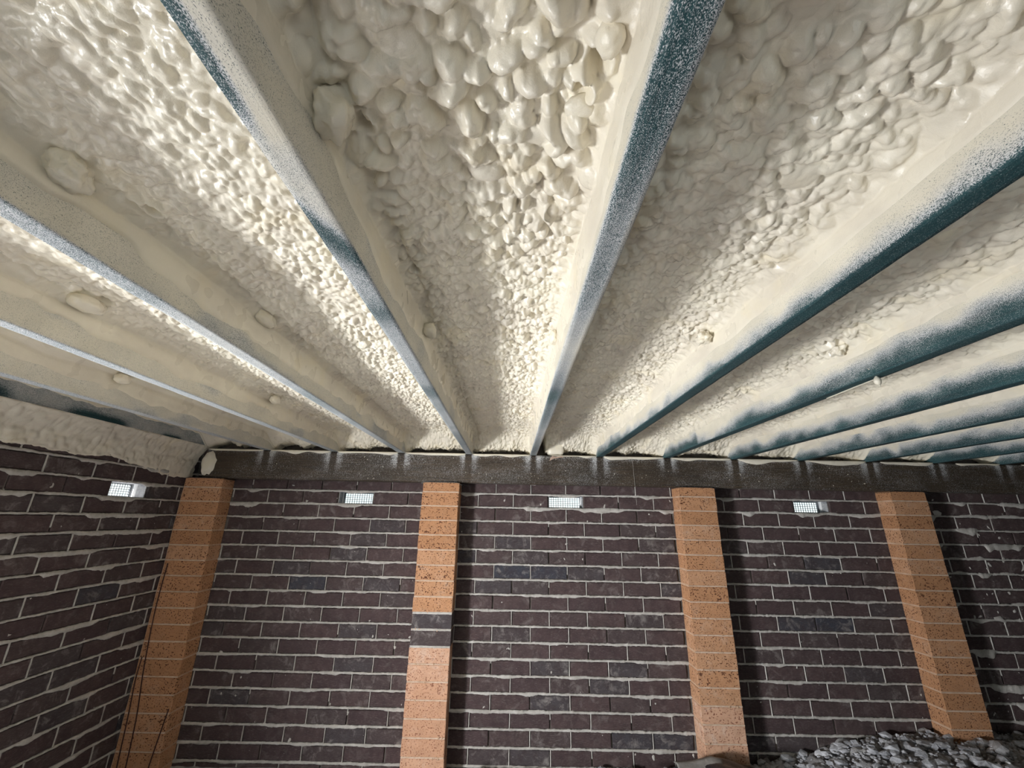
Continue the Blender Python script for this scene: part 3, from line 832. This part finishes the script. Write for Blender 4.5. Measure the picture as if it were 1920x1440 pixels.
spec = {4: (160, rows(0.12, .0025, .0035, .005)), 5: (165, rows(0.12, .0024, .0035, .005)), 6: (160, rows(0.12, .0025, .0035, .005)),
        3: (120, rows(0.3, .0034, .004, .005)), 7: (120, rows(0.3, .0034, .004, .005)), 2: (90, rows(0.7, .0045, .005, .006)), 8: (90, rows(0.6, .0045, .005, .006)),
        1: (80, rows(1.0, .006, .006, .007)), 9: (80, rows(1.0, .006, .006, .007)), 10: (70, rows(1.3, .008, .007, .008)), 11: (60, rows(1.8, .01, .01, .008)), 12: (60, rows(2.0, .01, .01, .009))}
bays = {}
for i in range(1, 13):
    xl = JC[i-1]+JW/2; xr = JC[i]-JW/2
    nc, yr = spec[i]
    bays[i] = bay(i, xl, xr, nc, yr, BAY_LABEL[i], 100+i*71)
for i in range(13, len(JC)+1):
    xl = JC[i-1]+JW/2; xr = (JC[i]-JW/2) if i < len(JC) else XR
    bays[i] = bay(i, xl, xr, 30, rows(2.0, .02, .02, .02), {13: 'fifth', 14: 'fourth', 15: 'third', 16: 'second', 17: 'first'}[i]+' spray foam bay counted from the far right wall', 100+i*71)
# foam closing the left wall: from the first joist down over the top bricks
yl = np.linspace(0.9, D-0.06, 420); n = 34; s = np.linspace(0, 1, n)
Yf, S = np.meshgrid(yl, s, indexing='ij')
zl = 0.262-0.05*sm(2.2, 2.75, yl)+0.07*(fbm(yl*5, 0.3, 14)-0.5)+0.02*(fbm(yl*30, 0.3, 19)-0.5)
P0 = np.array([JC[0]+JW/2+0.003, 0.432]); 
ctrl = [(-2.066, 0.433), (-2.078, 0.420), (-2.100, 0.395), (-2.128, 0.350), (-2.141, 0.30), (XL+0.0025, None)]
cs = np.linspace(0, 1, len(ctrl))
cxs = np.array([c[0] for c in ctrl]); czs = np.array([c[1] if c[1] else 0 for c in ctrl])
Xf = np.interp(S, cs, cxs); Zf = np.zeros_like(S)
for k in range(len(yl)):
    cz = czs.copy(); cz[-1] = zl[k]; Zf[k] = np.interp(s, cs, cz)
bmp = 0.018*(fbm(Yf*12, Zf*20, 5, 4)-0.5)+0.009*bubbles(Yf, Zf, 0.03, 91)/0.03
# brick courses telegraph through the thin foam
bmp = bmp-0.006*np.exp(-((Zf-(Z0+CP))/0.007)**2)*sm(0.55, 0.8, S)-0.003*np.exp(-((Zf-(Z0+2*CP))/0.008)**2)*sm(0.4, 0.6, S)
endf = sm(0.0, 0.08, S)*(1-sm(0.93, 1.0, S))
Xf = Xf+np.maximum(bmp, -0.003)*endf
Xf = np.where(S > 0.999, XL-0.003, Xf); Xf = np.maximum(Xf, np.where(S > 0.999, XL-0.003, XL+0.002))
me = mesh_from('wall_head_foam', np.stack([Xf, Yf, Zf], 2).reshape(-1, 3), grid_faces(len(yl), n, flip=True), M_foam, True)
tag(link('wall_head_foam', me), BAY_LABEL[0].replace('narrow strip of spray foam between the left wall and the nearest joist', 'greyish foam skin sprayed over the top bricks of the left wall'), 'insulation')

# larger lumps of foam, parts of their bays
def lump(i, loc, r, seed, sq=3.2, amp=0.12, rz=None, label=None):
    o = ball(loc, r[0], r[1], r[2], seed, 4, amp, 1.8, sq, M_foam, 'foam_lump', bays[i])
    if rz: o.rotation_euler = rz
    if label: tag(o, label)
lump(5, (-0.238, 0.398, 0.492), (0.022, 0.026, 0.024), 2, 4.0, 0.30, (0.1, 0, 0.35), 'squarish foam lump stuck to the joist side')
lump(4, (-0.700, 0.510, 0.506), (0.025, 0.034, 0.026), 4, 3.0, 0.32, (0, 0, 0.3), 'rounded foam lump in the corner by the joist')
lump(5, (0.116, 1.080, 0.496), (0.013, 0.028, 0.018), 6, 2.6)
lump(4, (-0.700, 1.05, 0.522), (0.020, 0.040, 0.018), 7, 2.6)
lump(5, (-0.240, 1.08, 0.510), (0.018, 0.03, 0.018), 8, 2.6)
lump(3, (-1.135, 0.98, 0.522), (0.030, 0.045, 0.020), 9, 2.4)
lump(2, (-1.59, 1.60, 0.512), (0.020, 0.032, 0.020), 10, 2.4)
lump(3, (-1.130, 1.90, 0.520), (0.020, 0.035, 0.020), 11, 2.4)
lump(6, (0.548, 1.085, 0.507), (0.018, 0.020, 0.018), 12, 2.1, 0.5)
lump(7, (1.00, 1.17, 0.512), (0.016, 0.024, 0.016), 13, 2.1, 0.5)
lump(5, (0.085, 0.400, 0.512), (0.024, 0.020, 0.014), 14, 2.0, 0.15)
lump(5, (0.100, 0.310, 0.502), (0.016, 0.020, 0.018), 15, 2.0, 0.12)
lump(6, (0.300, 2.800, 0.455), (0.055, 0.045, 0.040), 16, 5.0, 0.06, None, 'blocky foam piece over the bearer')

# ------------------------------------------------------------------ ground
gx = np.concatenate([np.linspace(XL-0.1, 3.7, 520), np.linspace(3.7, XR+0.1, 40)[1:]])
gy = np.concatenate([np.linspace(YR-0.1, 2.0, 60)[:-1], np.linspace(2.0, D+0.1, 110)])
Xg, Yg = np.meshgrid(gx, gy)
def ground_h(x, y):
    b = np.interp(x, [-2.2, -0.8, -0.2, 0.5, 1.2, 1.6, 2.0, 2.4, 3.0, 6], [-1.345, -1.35, -1.345, -1.340, -1.315, -1.275, -1.175, -1.135, -1.135, -1.12])
    b = b-0.10*(1-sm(1.2, 2.5, y))
    # finish just in front of the wall
    return b
bs = ground_h(Xg, Yg)
rk = sm(1.1, 1.8, Xg)*0.9+0.35*sm(-1.2, -0.2, Xg)*(1-sm(1.1, 1.8, Xg))+0.12
Zg = bs+rk*(0.55*bubbles(Xg+0.02*fbm(Xg*20, Yg*20, 3), Yg, 0.085, 5, 0.35, 0.7)+0.5*bubbles(Xg, Yg, 0.038, 9, 0.4, 0.8)+0.35*bubbles(Xg, Yg, 0.018, 13, 0.4, 0.8))+0.02*(fbm(Xg*7, Yg*7, 6)-0.5)-0.02
me = mesh_from('floor', np.stack([Xg, Yg, Zg], 2).reshape(-1, 3), grid_faces(len(gy), len(gx)), M_soil, False)
tag(link('floor', me), 'grey dusty ground of soil and builders rubble', kind='structure')
# loose clods, too many to count
rs = random.Random(4); mbx = MB()
from mathutils import noise as mn
def clod(mbx, c, r, seed, flat=0.7):
    bm = bmesh.new(); bmesh.ops.create_icosphere(bm, subdivisions=1, radius=1.0)
    rot = Matrix.Rotation(seed*1.7, 3, 'Z') @ Matrix.Rotation(seed*2.3, 3, 'X')
    V = []
    for v in bm.verts:
        q = r*(1+0.8*mn.noise(v.co*1.7+Vector((seed*5.3, 0, 0)))); d = rot @ v.co
        V.append((c[0]+d.x*q*1.25, c[1]+d.y*q, c[2]+d.z*q*flat))
    mbx.add(V, [tuple(v.index for v in f.verts) for f in bm.faces]); bm.free()
for k in range(3600):
    if rs.random() < 0.86: x = rs.uniform(1.35, 3.6)
    else: x = rs.uniform(-0.4, 1.5)
    y = rs.uniform(2.35, 2.865)
    if any(p[0]-0.01 < x < p[1]+0.01 and y > PF-0.02 for p in PIERS): continue
    r = rs.uniform(0.004, 0.011) if rs.random() < 0.88 else rs.uniform(0.011, 0.030)
    if 0.6 < x < 1.65 and y < 2.75: continue
    z = float(ground_h(np.array(x), np.array(y)))+0.004+r*0.3
    clod(mbx, (x, y, z+rs.uniform(0, 0.012)), r, k+1)
tag(link('rubble_clods', mbx.mesh('rubble_clods', M_clod)), 'loose grey clods and stones heaped along the foot of the back wall', 'rubble', kind='stuff')
def stone(name, x, y, r, seed, mat, label, cat='stone', flat=0.7, dz=0.0):
    b = MB(); bm = bmesh.new(); bmesh.ops.create_icosphere(bm, subdivisions=2, radius=1.0); V = []
    for v in bm.verts:
        d = v.co; k = (abs(d.x)**3+abs(d.y)**3+abs(d.z)**3)**(-1/3)
        q = k*(1+0.5*mn.noise(d*1.6+Vector((seed*3.3, 1, 0))))
        V.append((d.x*q*r[0], d.y*q*r[1], d.z*q*r[2]))
    b.add(V, [tuple(v.index for v in f.verts) for f in bm.faces]); bm.free()
    z = float(ground_h(np.array(x), np.array(y)))+r[2]*0.8+dz
    o = link(name, b.mesh(name, mat), None, (x, y, z)); o.rotation_euler = (0, 0, seed)
    return tag(o, label, cat)
stone('brick_fragment', 1.832, 2.66, (0.035, 0.02, 0.018), 0.1, M_red, 'reddish brick fragment in the rubble between the two right piers', 'fragment', dz=-0.035)
stone('white_chip', 1.885, 2.58, (0.017, 0.010, 0.016), 1.3, M_chip, 'small bright white chip lying on the grey rubble left of the rightmost pier', 'fragment', dz=0.01)
stone('white_chip', 2.50, 2.52, (0.010, 0.007, 0.008), 2.3, M_chip, 'tiny white chip lying in the rubble right in front of the rightmost pier', 'fragment', dz=0.02)
stone('rubble_stone', -0.235, 2.74, (0.028, 0.022, 0.030), 2.1, M_white, 'whitish stone on the ground just right of the pier with dark bricks', dz=-0.01)
stone('rubble_stone', 2.30, 2.74, (0.045, 0.03, 0.02), 3.1, M_soil, 'flat grey stone against the left side of the rightmost pier')
stone('rubble_stone', 2.62, 2.66, (0.05, 0.035, 0.03), 4.2, M_soil, 'grey clod heaped before the foot of the rightmost pier')
stone('rubble_stone', 2.92, 2.72, (0.045, 0.04, 0.035), 5.7, M_soil, 'large grey clod at the far right behind the rightmost pier')
stone('rubble_stone', 1.50, 2.76, (0.035, 0.03, 0.02), 6.2, M_soil, 'low grey stone in the shadow right of the third pier')

# black plastic sheet and grey flap by the third pier
def sheet(name, xs_, ys_, zfn, mat, label, cat, thick=0.003):
    X_, Y_ = np.meshgrid(xs_, ys_); Z_ = zfn(X_, Y_)
    nr, nc = X_.shape
    top = np.stack([X_, Y_, Z_], 2).reshape(-1, 3); bot_ = top-np.array([0, 0, thick])
    F1 = grid_faces(nr, nc); F2 = grid_faces(nr, nc, True)+nr*nc
    idx = np.arange(nr*nc).reshape(nr, nc)
    ring = list(idx[0])+list(idx[1:, -1])+list(idx[-1, -2::-1])+list(idx[-2:0:-1, 0])
    F3 = np.array([(ring[(k+1) % len(ring)], ring[k], ring[k]+nr*nc, ring[(k+1) % len(ring)]+nr*nc) for k in range(len(ring))])
    me = mesh_from(name, np.concatenate([top, bot_]), np.concatenate([F1, F2, F3]), mat, False)
    return tag(link(name, me), label, cat)
def zp(x, y):
    ridge = np.exp(-((x-1.12)/0.26)**2)
    return -1.290+0.085*ridge*sm(2.38, 2.62, y)+0.012*fbm(x*9, y*14, 4)+0.008*np.abs(np.sin((x*3+y*5)*6))-0.015*sm(2.70, 2.74, y)
sheet('plastic_sheet', np.linspace(0.66, 1.62, 60), np.linspace(2.30, 2.735, 34), zp, M_black, 'crumpled black plastic sheet on the ground at the foot of the third pier', 'sheet')
def zf(x, y):
    return -1.196+0.014*np.exp(-((x-1.10)/0.07)**2)+0.008*fbm(x*20, y*20, 8)-0.03*np.abs(y-2.68)/0.1-0.05*(1.1-x).clip(0)
sheet('cloth_flap', np.linspace(0.90, 1.14, 24), np.linspace(2.54, 2.715, 16), zf, M_flap, 'stiff grey scrap lying on the black plastic in front of the third pier', 'scrap', 0.004)

# ------------------------------------------------------------------ small hanging things
def tube(name, pts, rad, mat, label, cat, n=7, parent=None):
    pts = [Vector(p) for p in pts]
    fine = []
    for i in range(len(pts)-1):
        for k in range(6):
            t_ = k/6; p0 = pts[max(i-1, 0)]; p1 = pts[i]; p2 = pts[i+1]; p3 = pts[min(i+2, len(pts)-1)]
            fine.append(0.5*((2*p1)+(p2-p0)*t_+(2*p0-5*p1+4*p2-p3)*t_*t_+(3*p1-p0-3*p2+p3)*t_**3))
    fine.append(pts[-1]); V = []; F = []
    rad_f = rad if callable(rad) else (lambda s_: rad)
    for i, p in enumerate(fine):
        d = (fine[min(i+1, len(fine)-1)]-fine[max(i-1, 0)]).normalized()
        a = d.cross(Vector((0.3, 1, 0.1))).normalized(); b = d.cross(a)
        r = rad_f(i/(len(fine)-1))
        for k in range(n): V.append(p+a*(math.cos(6.283*k/n)*r)+b*(math.sin(6.283*k/n)*r))
    for i in range(len(fine)-1):
        for k in range(n): F.append((i*n+k, i*n+(k+1) % n, (i+1)*n+(k+1) % n, (i+1)*n+k))
    F.append(tuple(range(n-1, -1, -1))); F.append(tuple((len(fine)-1)*n+k for k in range(n)))
    b = MB(); b.add(V, F); o = link(name, b.mesh(name, mat, True), parent)
    if label: tag(o, label, cat)
    return o
YC = PF-0.0045
tube('hanging_cable', [(-2.108, YC, -0.30), (-2.112, YC, -0.55), (-2.092, YC, -0.85), (-2.062, YC, -1.10), (-2.052, YC, -1.36)], 0.003, M_cable, 'right one of two thin dark cables running down the corner pier', 'cable')
tube('hanging_cable', [(-2.118, YC, -0.80), (-2.122, YC, -0.92), (-2.110, YC, -1.10), (-2.100, YC, -1.36)], 0.003, M_cable, 'left one of two thin dark cables running down the corner pier', 'cable')
tube('hanging_cable', [(-1.893, YC-0.001, -1.05), (-1.912, YC-0.001, -1.18), (-1.935, YC-0.001, -1.36)], 0.003, M_cable, 'short dark cable slanting across the foot of the corner pier', 'cable')
# foam drip below the second teal joist, a white strand running to it along the arris
dr = bpy.data.objects.new('foam_drip', None); col.objects.link(dr); dr.location = (1.046, 1.115, HJ)
tag(dr, 'pointed white foam drip hanging under a teal joist', 'drip')
b = ball((0, 0, -0.013), 0.010, 0.009, 0.014, 5, 3, 0.10, 1.5, 1.8, M_foam, 'drip_body', dr)
tube('drip_tail', [(-0.002, 0, -0.003), (-0.004, -0.004, 0.006), (-0.0245, -0.006, 0.022)], lambda s_: 0.003*(1-s_)+0.0005, M_foam, None, None, 6, dr)
tube('drip_tip', [(0.001, 0, -0.02), (0.004, 0, -0.030)], lambda s_: 0.005*(1-s_)+0.0005, M_foam, None, None, 6, dr)
tube('drip_strand', [(0.0, 0.008, -0.006), (0.012, 0.10, -0.002), (0.018, 0.22, -0.0015)], lambda s_: 0.0022, M_foam, None, None, 6, dr)
# torn paper scrap on the bearer
V = []; rp = random.Random(2)
pts = [(0.256, 0.372), (0.262, 0.392), (0.275, 0.4045), (0.300, 0.400), (0.330, 0.4045), (0.350, 0.402), (0.348, 0.396), (0.325, 0.397), (0.302, 0.391), (0.285, 0.388), (0.270, 0.380)]
n = len(pts)
for k, (x, z) in enumerate(pts): V.append((x, PF-0.007-0.004*rp.random(), z))
for k, (x, z) in enumerate(pts): V.append((V[k][0], V[k][1]+0.0012, z))
F = [tuple(range(n)), tuple(range(2*n-1, n-1, -1))]+[((k+1) % n, k, n+k, n+(k+1) % n) for k in range(n)]
b = MB(); b.add(V, F); tag(link('paper_scrap', b.mesh('paper_scrap', M_leaf)), 'torn pinkish brown paper scrap on the top edge of the dark bearer', 'scrap')
tube('thin_cord', [(0.812, PF-0.003, 0.408), (0.815, PF-0.003, 0.30), (0.818, PF-0.003, 0.20), (0.820, PF-0.002, 0.10)], 0.0009, M_mortar, 'hair-thin pale cord hanging down the face of the bearer right of the middle vent', 'cord', 5)
